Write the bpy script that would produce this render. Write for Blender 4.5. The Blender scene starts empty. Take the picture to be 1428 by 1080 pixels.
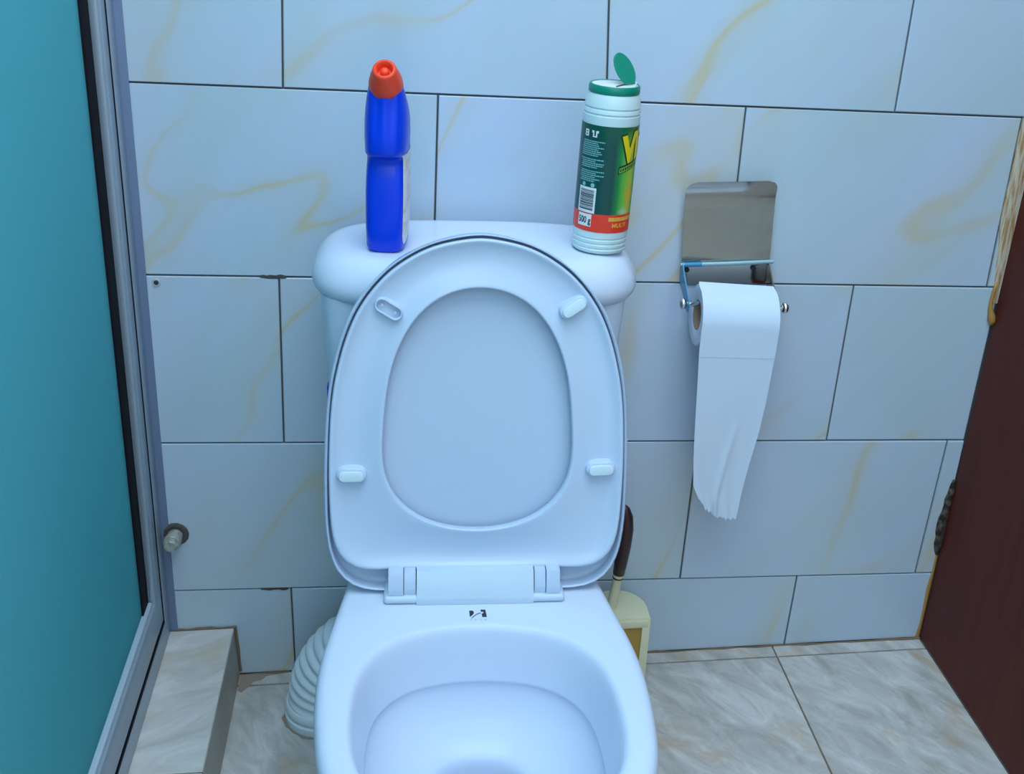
import bpy, bmesh, math, random
import numpy as np
from mathutils import Vector, Matrix
random.seed(7)
PI = math.pi
sin, cos, rad = math.sin, math.cos, math.radians
SC = bpy.context.scene
COL = SC.collection

# ------------------------------------------------------------------ camera, light, exposure
SC.view_settings.view_transform = 'Standard'
SC.view_settings.look = 'None'
SC.view_settings.gamma = 1.0
SC.view_settings.use_curve_mapping = False
SC.view_settings.exposure = 0.0

cam = bpy.data.cameras.new('camera')
cam.sensor_width = 36.0
cam.lens = 1569.915 / 1428 * 36.0
cam.clip_start = 0.02
cam_o = bpy.data.objects.new('camera', cam)
COL.objects.link(cam_o)
CR = Matrix(((0.996166, 0.034263, -0.080491), (-0.087409, 0.426962, -0.900035), (0.003529, 0.90362, 0.428321)))
cam_o.matrix_world = Matrix.Translation((0.15638, -1.461436, 1.186441)) @ CR.to_4x4()
SC.camera = cam_o

SKYLIGHT = (0.66, 0.83, 1.0)
w = bpy.data.worlds.new('daylight')
SC.world = w
w.use_nodes = True
w.node_tree.nodes['Background'].inputs[0].default_value = (*SKYLIGHT, 1)
w.node_tree.nodes['Background'].inputs[1].default_value = 0.6

def area(name, loc, target, sx, sy, power, col):
    l = bpy.data.lights.new(name, 'AREA')
    l.shape = 'RECTANGLE'
    l.size, l.size_y = sx, sy
    l.energy = power
    l.color = col
    o = bpy.data.objects.new(name, l)
    COL.objects.link(o)
    o.location = loc
    o.rotation_euler = (Vector(target) - Vector(loc)).to_track_quat('-Z', 'Y').to_euler()
    return o
area('ceiling_light', (0.15, -1.0, 2.46), (0.15, -1.0, 0), 1.7, 1.7, 47, SKYLIGHT)
area('added_front_light', (0.05, -2.26, 1.75), (0.25, 0, 0.75), 0.95, 1.1, 9, SKYLIGHT)  # unseen light added behind the camera, in the front wall's opening
area('shower_fill_light', (-0.75, -1.6, 2.3), (-0.8, -0.9, 0.9), 0.5, 0.8, 19, SKYLIGHT)  # unseen fill added to brighten the shower behind the glass

# ------------------------------------------------------------------ materials
def mat(name, color=(.8, .8, .8), rough=.5, metal=0.0, **kw):
    m = bpy.data.materials.new(name)
    m.use_nodes = True
    b = m.node_tree.nodes['Principled BSDF']
    b.inputs['Base Color'].default_value = (*color, 1)
    b.inputs['Roughness'].default_value = rough
    b.inputs['Metallic'].default_value = metal
    for k, v in kw.items():
        b.inputs[k].default_value = v
    return m

class NT:
    def __init__(s, m):
        s.m = m; s.t = m.node_tree; s.b = s.t.nodes['Principled BSDF']
    def n(s, typ, **kw):
        o = s.t.nodes.new(typ)
        for k, v in kw.items():
            setattr(o, k, v)
        return o
    def l(s, a, b):
        s.t.links.new(a, b)
    def ramp(s, fac, stops, interp='LINEAR'):
        r = s.n('ShaderNodeValToRGB')
        r.color_ramp.interpolation = interp
        e = r.color_ramp.elements
        while len(e) < len(stops): e.new(0.5)
        for el, (p, c) in zip(e, stops):
            el.position = p
            el.color = (*c, 1) if len(c) == 3 else c
        s.l(fac, r.inputs[0])
        return r.outputs[0]
    def mix(s, fac, a, b, mode='MIX'):
        x = s.n('ShaderNodeMix', data_type='RGBA', blend_type=mode)
        for sock, v in ((x.inputs[0], fac), (x.inputs[6], a), (x.inputs[7], b)):
            if hasattr(v, 'is_output'): s.l(v, sock)
            elif isinstance(v, (int, float)): sock.default_value = v
            else: sock.default_value = (*v, 1)
        return x.outputs[2]
    def math(s, op, a, b=0.0):
        x = s.n('ShaderNodeMath', operation=op)
        for sock, v in ((x.inputs[0], a), (x.inputs[1], b)):
            if hasattr(v, 'is_output'): s.l(v, sock)
            else: sock.default_value = v
        return x.outputs[0]
    def coords(s, rot=(0, 0, 0), scale=(1, 1, 1), rand=7.0):
        tc = s.n('ShaderNodeTexCoord')
        oi = s.n('ShaderNodeObjectInfo')
        sc = s.n('ShaderNodeVectorMath', operation='SCALE')
        cx = s.n('ShaderNodeCombineXYZ')
        r1 = s.math('MULTIPLY', oi.outputs['Random'], rand)
        r2 = s.math('MULTIPLY', oi.outputs['Random'], rand * 2.7)
        s.l(r1, cx.inputs[0]); s.l(r2, cx.inputs[2]); s.l(r1, cx.inputs[1])
        ad = s.n('ShaderNodeVectorMath', operation='ADD')
        s.l(tc.outputs['Object'], ad.inputs[0]); s.l(cx.outputs[0], ad.inputs[1])
        mp = s.n('ShaderNodeMapping', vector_type='TEXTURE')
        mp.inputs['Rotation'].default_value = rot
        mp.inputs['Scale'].default_value = tuple(1 / a for a in scale)
        s.l(ad.outputs[0], mp.inputs[0])
        return mp.outputs[0]
    def noise(s, vec, scale, detail=3, rough=.5, dist=0.0):
        x = s.n('ShaderNodeTexNoise')
        x.inputs['Scale'].default_value = scale
        x.inputs['Detail'].default_value = detail
        x.inputs['Roughness'].default_value = rough
        x.inputs['Distortion'].default_value = dist
        s.l(vec, x.inputs['Vector'])
        return x.outputs[0]
    def wave(s, vec, scale, dist, dscale=1.0, detail=2, phase=0.0):
        x = s.n('ShaderNodeTexWave')
        x.inputs['Scale'].default_value = scale
        x.inputs['Distortion'].default_value = dist
        x.inputs['Detail'].default_value = detail
        x.inputs['Detail Scale'].default_value = dscale
        x.inputs['Phase Offset'].default_value = phase
        s.l(vec, x.inputs['Vector'])
        return x.outputs[1]
    def bump(s, h, strength=.2, dist=.002):
        x = s.n('ShaderNodeBump')
        x.inputs['Strength'].default_value = strength
        x.inputs['Distance'].default_value = dist
        s.l(h, x.inputs['Height']); s.l(x.outputs[0], s.b.inputs['Normal'])

def marble_tile():
    m = mat('cream_marble_tile', (.74, .73, .70), .16)
    q = NT(m)
    v = q.coords(rot=(0, rad(-52), 0), scale=(.42, 1, 1))
    def ridge(scale, dist, wid, soft):
        n_ = q.noise(v, scale, 2.5, .45, dist)
        d_ = q.math('ABSOLUTE', q.math('SUBTRACT', n_, .5))
        return q.ramp(d_, [(0.0, (1, 1, 1)), (wid, (.75, .75, .75)), (wid * 2.2, (.25, .25, .25)), (soft, (0, 0, 0))])
    msk = q.ramp(q.noise(v, 4.6, 2), [(0.42, (0, 0, 0)), (0.60, (1, 1, 1))])
    vm = q.math('MULTIPLY', ridge(4.3, .7, .007, .065), msk)
    v2 = q.coords(rot=(0, rad(-50), 0), scale=(.5, 1, 1.4), rand=11.0)
    cl = q.ramp(q.noise(v2, 4.0, 3, .5, .6), [(0.36, (0, 0, 0)), (0.70, (1, 1, 1))])
    base = q.mix(cl, (.50, .62, .69), (.54, .64, .80))
    warm = q.ramp(q.noise(v, 2.6, 2), [(0.52, (0, 0, 0)), (0.75, (1, 1, 1))])
    base = q.mix(q.math('MULTIPLY', warm, .30), base, (.52, .55, .46))
    c = q.mix(q.math('MULTIPLY', vm, .66), base, (.62, .50, .22))
    q.l(c, q.b.inputs['Base Color'])
    return m
def stone_tile(name, lo, hi, rust, rot, rough=.42):
    m = mat(name, hi, rough)
    q = NT(m)
    v = q.coords(rot=(0, 0, rot), scale=(1, 2.7, 1))
    n1 = q.noise(v, 9, 8, .68, .7)
    base = q.ramp(n1, [(.32, lo), (.52, tuple((a + b) / 2 for a, b in zip(lo, hi))), (.70, hi)])
    v3 = q.coords(rot=(0, 0, rot), scale=(1, 2.0, 1), rand=5)
    rs = q.ramp(q.noise(v3, 6.5, 5, .6, .8), [(.55, (0, 0, 0)), (.70, (1, 1, 1))])
    c = q.mix(q.math('MULTIPLY', rs, .6), base, rust)
    q.l(c, q.b.inputs['Base Color'])
    q.bump(n1, .25, .0015)
    return m
M = {}
M['tile'] = marble_tile()
M['grout'] = mat('grey_grout', (.10, .10, .10), .9)
M['grout_brown'] = mat('dirty_brown_grout', (.20, .14, .09), .9)
M['floor_tile'] = stone_tile('beige_stone_tile', (.37, .35, .315), (.72, .71, .68), (.52, .33, .18), rad(-56))
M['kerb_tile'] = stone_tile('pale_stone_tile', (.50, .475, .43), (.74, .725, .69), (.60, .47, .32), rad(28))
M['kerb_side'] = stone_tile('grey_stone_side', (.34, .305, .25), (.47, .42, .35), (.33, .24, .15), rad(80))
M['plaster'] = mat('white_plaster', (.72, .71, .69), .8)
q = NT(M['plaster']); q.bump(q.noise(q.coords(), 60, 3), .1, .002)
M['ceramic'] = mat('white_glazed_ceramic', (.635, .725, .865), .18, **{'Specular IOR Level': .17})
M['ceramic'].node_tree.nodes['Principled BSDF'].inputs['Coat Weight'].default_value = .0
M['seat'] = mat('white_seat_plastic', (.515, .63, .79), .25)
M['cover'] = mat('white_cover_plastic_shaded', (.475, .585, .735), .3)  # darker than the seat: shade from its depth put into the colour
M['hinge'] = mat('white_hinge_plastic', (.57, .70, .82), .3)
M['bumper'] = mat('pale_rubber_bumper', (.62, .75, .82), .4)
M['seam'] = mat('dark_hollow', (.03, .035, .04), .8)
M['water'] = mat('clear_water', (.9, .95, 1), .02, **{'Transmission Weight': 1.0, 'IOR': 1.33})
M['alu'] = mat('satin_aluminium', (.40, .47, .54), .42, .45)
M['alu_lit'] = mat('highlit_aluminium', (.55, .66, .74), .35, .2)  # brighter aluminium, the rail edge's highlight put into its colour
M['alu_shaded'] = mat('blue_flange_shaded', (.19, .25, .38), .5, .2)  # flange darker than the frame, its shade put into the colour
M['rubber'] = mat('black_gasket_and_gap_shade', (.010, .008, .012), .7, **{'Specular IOR Level': .1})  # gasket rubber, also the painted shade of the frame's gap and groove
M['steel'] = mat('polished_stainless_steel', (.44, .41, .37), .14, 1.0)
q = NT(M['steel']); q.l(q.ramp(q.noise(q.coords(), 55, 3), [(.3, (.10,) * 3), (.8, (.22,) * 3)]), q.b.inputs['Roughness'])
M['chrome'] = mat('bright_chrome', (.75, .75, .75), .12, 1.0)
M['film'] = mat('blue_protective_film', (.03, .26, .46), .3)
M['film_pale'] = mat('pale_blue_film', (.32, .50, .55), .35, .4)
M['paper'] = mat('white_tissue_paper', (.66, .77, .90), .95)
q = NT(M['paper']); q.bump(q.noise(q.coords(), 220, 3), .15, .001)
M['card'] = mat('brown_cardboard', (.40, .29, .21), .9)
M['bottle'] = mat('glossy_blue_plastic', (.001, .050, .74), .27, **{'Specular IOR Level': .35})
M['cap_red'] = mat('orange_red_plastic', (.95, .075, .03), .35, **{'Specular IOR Level': .3})
M['label_white'] = mat('printed_white_label', (.75, .73, .74), .4)
q = NT(M['label_white'])
q.l(q.mix(q.math('MULTIPLY', q.ramp(q.noise(q.coords(scale=(1, .4, 1)), 90, 3), [(.52, (0, 0, 0)), (.62, (1, 1, 1))]), .55), (.75, .73, .74), (.62, .42, .30)), q.b.inputs['Base Color'])
M['can'] = mat('pale_green_white_plastic', (.58, .74, .75), .38)
M['green'] = mat('green_plastic', (.0, .235, .15), .38)
M['foil'] = mat('white_foil_seal', (.80, .82, .82), .3)
M['cream'] = mat('cream_plastic', (.76, .74, .50), .4)
M['ochre'] = mat('ochre_plastic', (.46, .28, .05), .5)
M['grip'] = mat('dark_brown_grip', (.040, .014, .014), .35)
M['pipe'] = mat('white_pvc', (.68, .79, .84), .45)
M['brass'] = mat('grey_green_fitting', (.36, .40, .34), .5, .2)
q = NT(M['brass']); q.l(q.ramp(q.noise(q.coords(), 140, 4), [(.3, (.24, .26, .22)), (.7, (.50, .52, .45))]), q.b.inputs['Base Color'])
M['hole'] = mat('dark_mortar', (.085, .08, .075), .95)
q = NT(M['hole']); q.bump(q.noise(q.coords(), 160, 4), .6, .004)
M['ink'] = mat('dark_navy_print', (.008, .016, .03), .4)
M['ink_pale'] = mat('pale_grey_print', (.50, .55, .60), .4)
M['yellow'] = mat('yellow_print', (.78, .62, .01), .4)
M['print_dark'] = mat('dark_green_print', (.01, .035, .012), .4)
M['print_white'] = mat('white_print', (.72, .76, .76), .4)
M['print_teal'] = mat('pale_teal_print', (.20, .50, .48), .4)
M['print_orange'] = mat('orange_print', (.80, .38, .06), .4)
M['glue'] = mat('amber_glue', (.42, .21, .05), .35)
M['putty'] = mat('pale_timber_filler', (.52, .42, .30), .7)
q = NT(M['putty'])
q.l(q.ramp(q.noise(q.coords(scale=(9, 1, .6)), 40, 4), [(.38, (.36, .19, .06)), (.52, (.55, .45, .33)), (.75, (.62, .54, .45))]), q.b.inputs['Base Color'])
M['chip'] = mat('broken_mortar', (.12, .10, .085), .95)
q = NT(M['chip'])
q.l(q.ramp(q.noise(q.coords(), 90, 4), [(.42, (.018, .014, .012)), (.64, (.13, .10, .08))]), q.b.inputs['Base Color'])  # mortar tones darkened to paint the shade inside the broken cavity
q.bump(q.noise(q.coords(), 120, 4), .8, .006)

m = M['door'] = mat('dark_red_brown_wood', (.060, .015, .010), .5, **{'Specular IOR Level': .22})
q = NT(m)
v = q.coords(scale=(1, 5, .7))
g = q.noise(v, 9, 5, .6)
q.l(q.ramp(g, [(.3, (.080, .0110, .0065)), (.7, (.112, .0165, .0095))]), q.b.inputs['Base Color'])
q.bump(g, .12, .001)

m = M['glass'] = bpy.data.materials.new('frosted_teal_glass')
m.use_nodes = True
t = m.node_tree
for n_ in list(t.nodes): t.nodes.remove(n_)
out = t.nodes.new('ShaderNodeOutputMaterial')
dif = t.nodes.new('ShaderNodeBsdfDiffuse'); dif.inputs[0].default_value = (.17, .53, .56, 1)
trl = t.nodes.new('ShaderNodeBsdfTranslucent'); trl.inputs[0].default_value = (.23, .69, .77, 1)
ref = t.nodes.new('ShaderNodeBsdfRefraction'); ref.inputs[0].default_value = (.18, .74, .80, 1); ref.inputs['Roughness'].default_value = .6; ref.inputs['IOR'].default_value = 1.1
glo = t.nodes.new('ShaderNodeBsdfGlossy'); glo.inputs['Roughness'].default_value = .45
a1 = t.nodes.new('ShaderNodeMixShader'); a1.inputs[0].default_value = .45
a2 = t.nodes.new('ShaderNodeMixShader'); a2.inputs[0].default_value = .12
a3 = t.nodes.new('ShaderNodeMixShader')
t.links.new(dif.outputs[0], a1.inputs[1]); t.links.new(trl.outputs[0], a1.inputs[2])
t.links.new(a1.outputs[0], a2.inputs[1]); t.links.new(ref.outputs[0], a2.inputs[2])
a3.inputs[0].default_value = .035; t.links.new(a2.outputs[0], a3.inputs[1]); t.links.new(glo.outputs[0], a3.inputs[2])
t.links.new(a3.outputs[0], out.inputs[0])

# ------------------------------------------------------------------ object helpers
def origin_of(p):
    o = Vector((0, 0, 0))
    while p is not None:
        o = o + p.location
        p = p.parent
    return o
def link(name, me, parent=None, loc=None):
    o = bpy.data.objects.new(name, me)
    COL.objects.link(o)
    if parent is not None: o.parent = parent
    if loc is not None: o.location = loc
    return o
def obj(name, verts, faces, m, parent=None, smooth=False, origin=None):
    """one mesh object; verts in world metres"""
    base = origin_of(parent)
    org = Vector(origin) if origin is not None else (Vector((0, 0, 0)) if parent is None else base)
    me = bpy.data.meshes.new(name)
    me.from_pydata([tuple(Vector(v) - org) for v in verts], [], faces)
    me.materials.append(m)
    bm = bmesh.new(); bm.from_mesh(me)
    bmesh.ops.recalc_face_normals(bm, faces=bm.faces)
    bm.to_mesh(me); bm.free()
    if smooth is True:
        me.shade_smooth()
    elif smooth:
        me.shade_smooth()
        try: me.set_sharp_from_angle(angle=rad(smooth))
        except Exception: pass
    me.update()
    return link(name, me, parent, org - base)
def thing(name, label, cat, loc, group=None):
    o = bpy.data.objects.new(name, None)
    COL.objects.link(o)
    o.location = loc
    o.empty_display_size = .05
    o['label'] = label; o['category'] = cat
    if group: o['group'] = group
    return o
def structure(o):
    o['kind'] = 'structure'
    return o
class MB:
    """collects pieces of one mesh"""
    def __init__(s): s.v = []; s.f = []
    def add(s, v, f):
        k = len(s.v); s.v += [tuple(x) for x in v]; s.f += [tuple(i + k for i in q_) for q_ in f]
        return s
    def box(s, lo, hi, ch=0.0, fn=None):
        v, f = box(lo, hi, ch)
        return s.add([fn(x) for x in v] if fn else v, f)
def box(lo, hi, ch=0.0, seg=2):
    bm = bmesh.new()
    bmesh.ops.create_cube(bm, size=1)
    c = [(a + b) / 2 for a, b in zip(lo, hi)]; d = [abs(b - a) for a, b in zip(lo, hi)]
    for v in bm.verts: v.co = Vector((c[0] + v.co.x * d[0], c[1] + v.co.y * d[1], c[2] + v.co.z * d[2]))
    if ch: bmesh.ops.bevel(bm, geom=bm.edges[:], offset=ch, segments=seg, profile=.5, affect='EDGES')
    bm.verts.index_update()
    r = [tuple(v.co) for v in bm.verts], [[v.index for v in f.verts] for f in bm.faces]
    bm.free()
    return r
def loft(rings, close=True, cap0=True, cap1=True):
    n = len(rings[0]); V = []; F = []
    for r in rings: V += [tuple(p) for p in r]
    for i in range(len(rings) - 1):
        for j in range(n if close else n - 1):
            k = (j + 1) % n
            F.append((i * n + j, i * n + k, (i + 1) * n + k, (i + 1) * n + j))
    if close and cap0: F.append(tuple(range(n))[::-1])
    if close and cap1: F.append(tuple((len(rings) - 1) * n + j for j in range(n)))
    return V, F
def tube(path, r, n=16, caps=True):
    P = [Vector(p) for p in path]; rings = []; up = None
    rr = r if isinstance(r, (list, tuple)) else [r] * len(P)
    for i, p in enumerate(P):
        d = (P[min(i + 1, len(P) - 1)] - P[max(i - 1, 0)]).normalized()
        if up is None:
            up = Vector((0, 0, 1)) if abs(d.z) < .9 else Vector((0, 1, 0))
        a = d.cross(up).normalized(); b = a.cross(d).normalized(); up = b
        rings.append([p + (a * cos(2 * PI * j / n) + b * sin(2 * PI * j / n)) * rr[i] for j in range(n)])
    return loft(rings, True, caps, caps)
def frame_fn(o, x, y, z):
    o, x, y, z = Vector(o), Vector(x).normalized(), Vector(y).normalized(), Vector(z).normalized()
    return lambda p: o + x * p[0] + y * p[1] + z * p[2]
def lathe(prof, fn, n=48, cap0=True, cap1=True):
    rings = [[fn((r * cos(2 * PI * j / n), r * sin(2 * PI * j / n), h)) for j in range(n)] for r, h in prof]
    return loft(rings, True, cap0, cap1)
def superell(a, b, e, n, c=(0, 0)):
    out = []
    for j in range(n):
        t = 2 * PI * j / n
        ct, st = cos(t), sin(t)
        out.append((c[0] + a * abs(ct) ** (2 / e) * (1 if ct >= 0 else -1), c[1] + b * abs(st) ** (2 / e) * (1 if st >= 0 else -1)))
    return out
def polar(poly, c, n, smooth=1.5):
    P = np.array(poly, float) - np.array(c); m = n * 6
    rr = np.zeros(m)
    for k in range(m):
        t = 2 * PI * k / m; d = np.array([cos(t), sin(t)]); best = 0
        for i in range(len(P)):
            p, q_ = P[i], P[(i + 1) % len(P)]; e = q_ - p
            den = d[0] * (-e[1]) + e[0] * d[1]
            if abs(den) < 1e-12: continue
            s = (p[0] * (-e[1]) + e[0] * p[1]) / den
            u = (d[0] * p[1] - d[1] * p[0]) / den
            if s > 0 and -1e-9 <= u <= 1 + 1e-9: best = max(best, s)
        rr[k] = best
    h = int(18 * smooth) if smooth else 0
    if h:
        K = np.exp(-np.arange(-h, h + 1) ** 2 / (2 * (6.0 * smooth) ** 2)); K /= K.sum()
        rr = np.convolve(np.concatenate([rr[-h:], rr, rr[:h]]), K, 'valid')
    return rr[::6]
def prism_xz(poly, y0, y1, ch=.0012):
    """tile standing in the wall: poly in (x, z), front at y0, back at y1, chamfered front edge"""
    c = (sum(p[0] for p in poly) / len(poly), sum(p[1] for p in poly) / len(poly))
    def inset(p, d):
        dx, dz = p[0] - c[0], p[1] - c[1]; L = math.hypot(dx, dz) or 1
        return (p[0] - dx / L * d * 1.4, p[1] - dz / L * d * 1.4)
    R0 = [(x, y0, z) for x, z in (inset(p, ch) for p in poly)]
    R1 = [(x, y0 + ch * .8, z) for x, z in poly]
    R2 = [(x, y1, z) for x, z in poly]
    return loft([R0, R1, R2])
def prism_xy(poly, z0, z1, ch=.0012):
    v, f = prism_xz(poly, z0, z1, ch if z0 < z1 else ch)
    if z0 > z1:
        v = [(x, (y if abs(y - z0) < 1e-9 or abs(y - z1) < 1e-9 else z0 - ch * .8), z) for x, y, z in v]
    return [(x, z, y) for x, y, z in v], f
def text_mesh(body, size, bold=0.0):
    cu = bpy.data.curves.new('t', 'FONT'); cu.body = body; cu.size = size; cu.offset = bold
    o = bpy.data.objects.new('t', cu); COL.objects.link(o)
    dg = bpy.context.evaluated_depsgraph_get(); dg.update()
    me = o.evaluated_get(dg).to_mesh()
    bm = bmesh.new(); bm.from_mesh(me)
    o.evaluated_get(dg).to_mesh_clear()
    bpy.data.objects.remove(o); bpy.data.curves.remove(cu)
    bmesh.ops.triangulate(bm, faces=bm.faces[:])
    bmesh.ops.subdivide_edges(bm, edges=bm.edges[:], cuts=2, use_grid_fill=True)
    bm.verts.index_update()
    v = [tuple(x.co) for x in bm.verts]; f = [tuple(x.index for x in q_.verts) for q_ in bm.faces]
    bm.free()
    return v, f

# ------------------------------------------------------------------ the room
def slab(name, lo, hi, m):
    v, f = box(lo, hi)
    return structure(obj(name, v, f, m))
XL, YF, ZC = -1.15, -2.3, 2.5           # shower wall, wall behind the camera, ceiling
wall_back = slab('wall_back', (XL - .1, .0035, -.1), (1.25, .14, ZC), M['grout'])
floor = slab('floor', (XL - .1, YF - .1, -.12), (1.25, .0035, -.003), M['grout_brown'])
slab('ceiling', (XL - .1, YF - .1, ZC), (1.25, .14, ZC + .1), M['plaster'])
slab('wall_left', (XL - .1, YF, -.003), (XL, .0035, ZC), M['plaster'])
slab('wall_right', (1.14, YF, -.003), (1.24, .0035, ZC), M['plaster'])
# wall behind the camera with an unseen opening added to let light in
MBf = MB().box((XL, YF - .1, 0), (-.45, YF, ZC)).box((.55, YF - .1, 0), (1.14, YF, ZC)).box((-.45, YF - .1, 0), (.55, YF, 1.15)).box((-.45, YF - .1, 2.35), (.55, YF, ZC))
structure(obj('wall_front', MBf.v, MBf.f, M['plaster']))

# wall tiles: five courses seen, the rest of the wall above them
rows = {-4: (-.0005, 0.0), -3: (.1585, -.0295), -2: (.4123, -.0391), -1: (.6663, -.0435), 0: (.9182, -.0524)}
for k in range(1, 7): rows[k] = (.9182 + .2505 * k, -.0524)
def vj(c, d): return (c, d)
R0 = [(-.0718 - .494, .05), (-.0718, .0737), (.4217, -.0144), (.7745, .0265)]
joints = {  # course between line k-1 and line k  ->  vertical joints x = c + d z
    -3: [(-.86, .03), (-.46, .03), (-.0599, .0361), (.345, .04), (.7431, .0469)],
    -2: [(-.65, .03), (-.25, .03), (.150, .04), (.5511, .0426), (.9400, .0499)],
    -1: [(-.87, .05), (-.47, .05), (-.0671, .0556), (.345, .04), (.7537, .0348)],
    0: [(-.66, .05), (-.26, .05), (.1441, .0515), (.5734, .0238), (.9643, .0150)],
    1: [(-.87, .05), (-.47, .05), (-.0718, .0737), (.4217, -.0144), (.7745, .0265)],
}
for k in range(2, 7):
    joints[k] = [(c, .02) for c in ((-.62, -.22, .18, .60, 1.0) if k % 2 == 0 else (-.85, -.45, -.03, .395, .80))]
def wall_end(): return (.9730, .031)    # where the tiling stops beside the door
def cross(row, jt):
    a, b = row; c, d = jt                # z = a + b x ; x = c + d z
    z = (a + b * c) / (1 - b * d)
    return (c + d * z, z)
G = .0013
KERB_X = -.147
for k, js in joints.items():
    lo, hi = rows[k - 1], rows[k]
    edges = [(XL, 0.0)] + js + [wall_end()]
    for i in range(len(edges) - 1):
        L, R = edges[i], edges[i + 1]
        lo_, hi_ = (lo[0] + G, lo[1]), (min(hi[0], 9) - G, hi[1])
        if k == 6: hi_ = (ZC - .002 + .03, hi[1])
        L_, R_ = (L[0] + (G if i else 0), L[1]), (R[0] - (G if i < len(edges) - 2 else 0), R[1])
        p = [cross(lo_, L_), cross(lo_, R_), cross(hi_, R_), cross(hi_, L_)]
        p = [(x, max(0.0, min(z, ZC))) for x, z in p]
        if p[1][0] - p[0][0] < .012: continue
        jig = random.uniform(-.0006, .0006)
        v, f = prism_xz(p, jig, .006, .0011)
        cx = sum(a for a, b in p) / 4; cz = sum(b for a, b in p) / 4
        obj('tile', v, f, M['tile'], wall_back, origin=(cx, 0, cz))

# floor tiles with the narrow cut strip along the wall
xs = [XL, -.628, -.178, .272, .7220, .975, 1.14]
ys = [.003, -.0292, -.479, -.929, -1.379, -1.829, YF]
for i in range(len(xs) - 1):
    for j in range(len(ys) - 1):
        g = .0013
        x0, x1, y1, y0 = xs[i] + g, xs[i + 1] - g, ys[j] - (g if j else -.0), ys[j + 1] + g
        if j == 0: y1 = -.0015
        v, f = prism_xy([(x0, y0), (x1, y0), (x1, y1), (x0, y1)], random.uniform(-.0002, .0003), -.008, .001)
        obj('tile', v, f, M['floor_tile'], floor, origin=((x0 + x1) / 2, (y0 + y1) / 2, 0))

# brown grout bead along the foot of the wall
pts = [(-.146 + i * .028, -.0012 - random.random() * .0022, random.uniform(.0008, .0030)) for i in range(41)]
v, f = tube([(x, y, 0.0) for x, y, r in pts], [r for x, y, r in pts], 6)
obj('grout_bead', v, f, M['grout_brown'], wall_back)

# kerb of the shower
KZ = .0928
kb = MB().box((-.31, -1.9, 0), (KERB_X - .006, -.0005, KZ - .006))
kerb = structure(obj('trim_1', kb.v, kb.f, M['grout_brown']))
kerb['label'] = 'tiled kerb of pale stone under the shower screen'
yy = [-.0025, -.3092, -.760, -1.21, -1.66, -1.9]
for i in range(len(yy) - 1):
    a, b = yy[i] - .0012, yy[i + 1] + .0012
    v, f = prism_xy([(-.309, b), (KERB_X - .0008, b), (KERB_X - .0008, a), (-.309, a)], KZ, KZ - .007, .001)
    obj('tile', v, f, M['kerb_tile'], kerb, origin=(-.2, (a + b) / 2, KZ))
    v, f = box((KERB_X - .0062, b, .002), (KERB_X, a, KZ - .0015), .0008, 1)
    obj('tile', v, f, M['kerb_side'], kerb, origin=(KERB_X, (a + b) / 2, .04))
pts = [(-.238 + i * .0093, -.0020, KZ + .0002 + random.uniform(-.0006, .0006), random.uniform(.0012, .0026)) for i in range(11)] + [(KERB_X + .0015, -.002, z, .0024 + random.uniform(-.0006, .001)) for z in (.085, .065, .045, .025, .008)]
v, f = tube([p[:3] for p in pts], [p[3] for p in pts], 6)
obj('grout_bead', v, f, M['grout_brown'], kerb)

# brown door leaf on the right, leaning like the photograph's
def dlean(p): return (p[0] + .031 * p[2], p[1], p[2])
DY0, DY1 = -.004, -.86
dm = MB().box((.9735, DY1, .002), (1.0130, DY0, 2.08), .0015, dlean)
door = structure(obj('door_1', dm.v, dm.f, M['door']))
def door_panel(z0, z1):
    P = [(DY0 - .17, z0), (DY1 + .12, z0), (DY1 + .12, z1), (DY0 - .17, z1)]
    r = []
    for ins, x in ((0, .97345), (.008, .9732), (.022, .9730), (.030, .97345)):
        r.append([dlean((x, y + (-ins if y > -.5 else ins), z + (ins if z == z0 else -ins))) for y, z in P])
    return loft(r, True, False, True)
for z0, z1 in ((.16, .86), (1.02, 1.92)):
    v, f = door_panel(z0, z1)
    obj('panel', v, f, M['door'], door)
# filler, glue and broken mortar where tiling meets the door
e = lambda z: .9730 + .031 * z
sec = []
for i, z in enumerate(np.linspace(.60, .99, 14)):
    wl = .0045 + .0165 * min(1, max(0, (z - .60) / .12)) + random.uniform(-.0012, .0012)
    sec.append([(e(z) - wl, -.0007, z), (e(z) - wl * .5, -.0042, z), (e(z) + .0005, -.0034, z), (e(z) + .0005, .003, z), (e(z) - wl, .003, z)])
v, f = loft(sec)
obj('filler_strip', v, f, M['putty'], wall_back)
gp = [(.9862, -.0015, .632), (.9838, -.0022, .618), (.9826, -.0022, .604), (.9836, -.0028, .592), (.9872, -.0036, .580), (.9886, -.004, .573), (.9893, -.003, .566)]
v, f = tube(gp, [.0022, .0024, .0025, .0032, .0056, .0062, .0024], 10)
obj('glue_drip', v, f, M['glue'], wall_back, True)
sec = []
zs = np.linspace(.165, .305, 13)
for i, z in enumerate(zs):
    u = (z - .165) / .14
    wl = .003 + .0085 * sin(PI * min(1, u * .95 + .08)) + random.uniform(-.0016, .0022)
    d = random.uniform(.0035, .008)
    sec.append([(e(z) - wl, -.0004, z), (e(z) - wl * .55, -d, z + random.uniform(-.002, .002)), (e(z) + .001, -d * .7, z), (e(z) + .001, .003, z), (e(z) - wl, .003, z)])
v, f = loft(sec)
obj('broken_mortar', v, f, M['chip'], wall_back)
sec = [[(e(z) - wl, -.0005, z), (e(z) - wl * .4, -.0022, z), (e(z) + .0005, -.0018, z), (e(z) + .0005, .003, z), (e(z) - wl, .003, z)] for z, wl in ((.0, .006), (.03, .0035), (.06, .004), (.10, .0055), (.13, .0035), (.165, .003))]
v, f = loft(sec)
obj('glue_line', v, f, M['glue'], wall_back)
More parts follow.
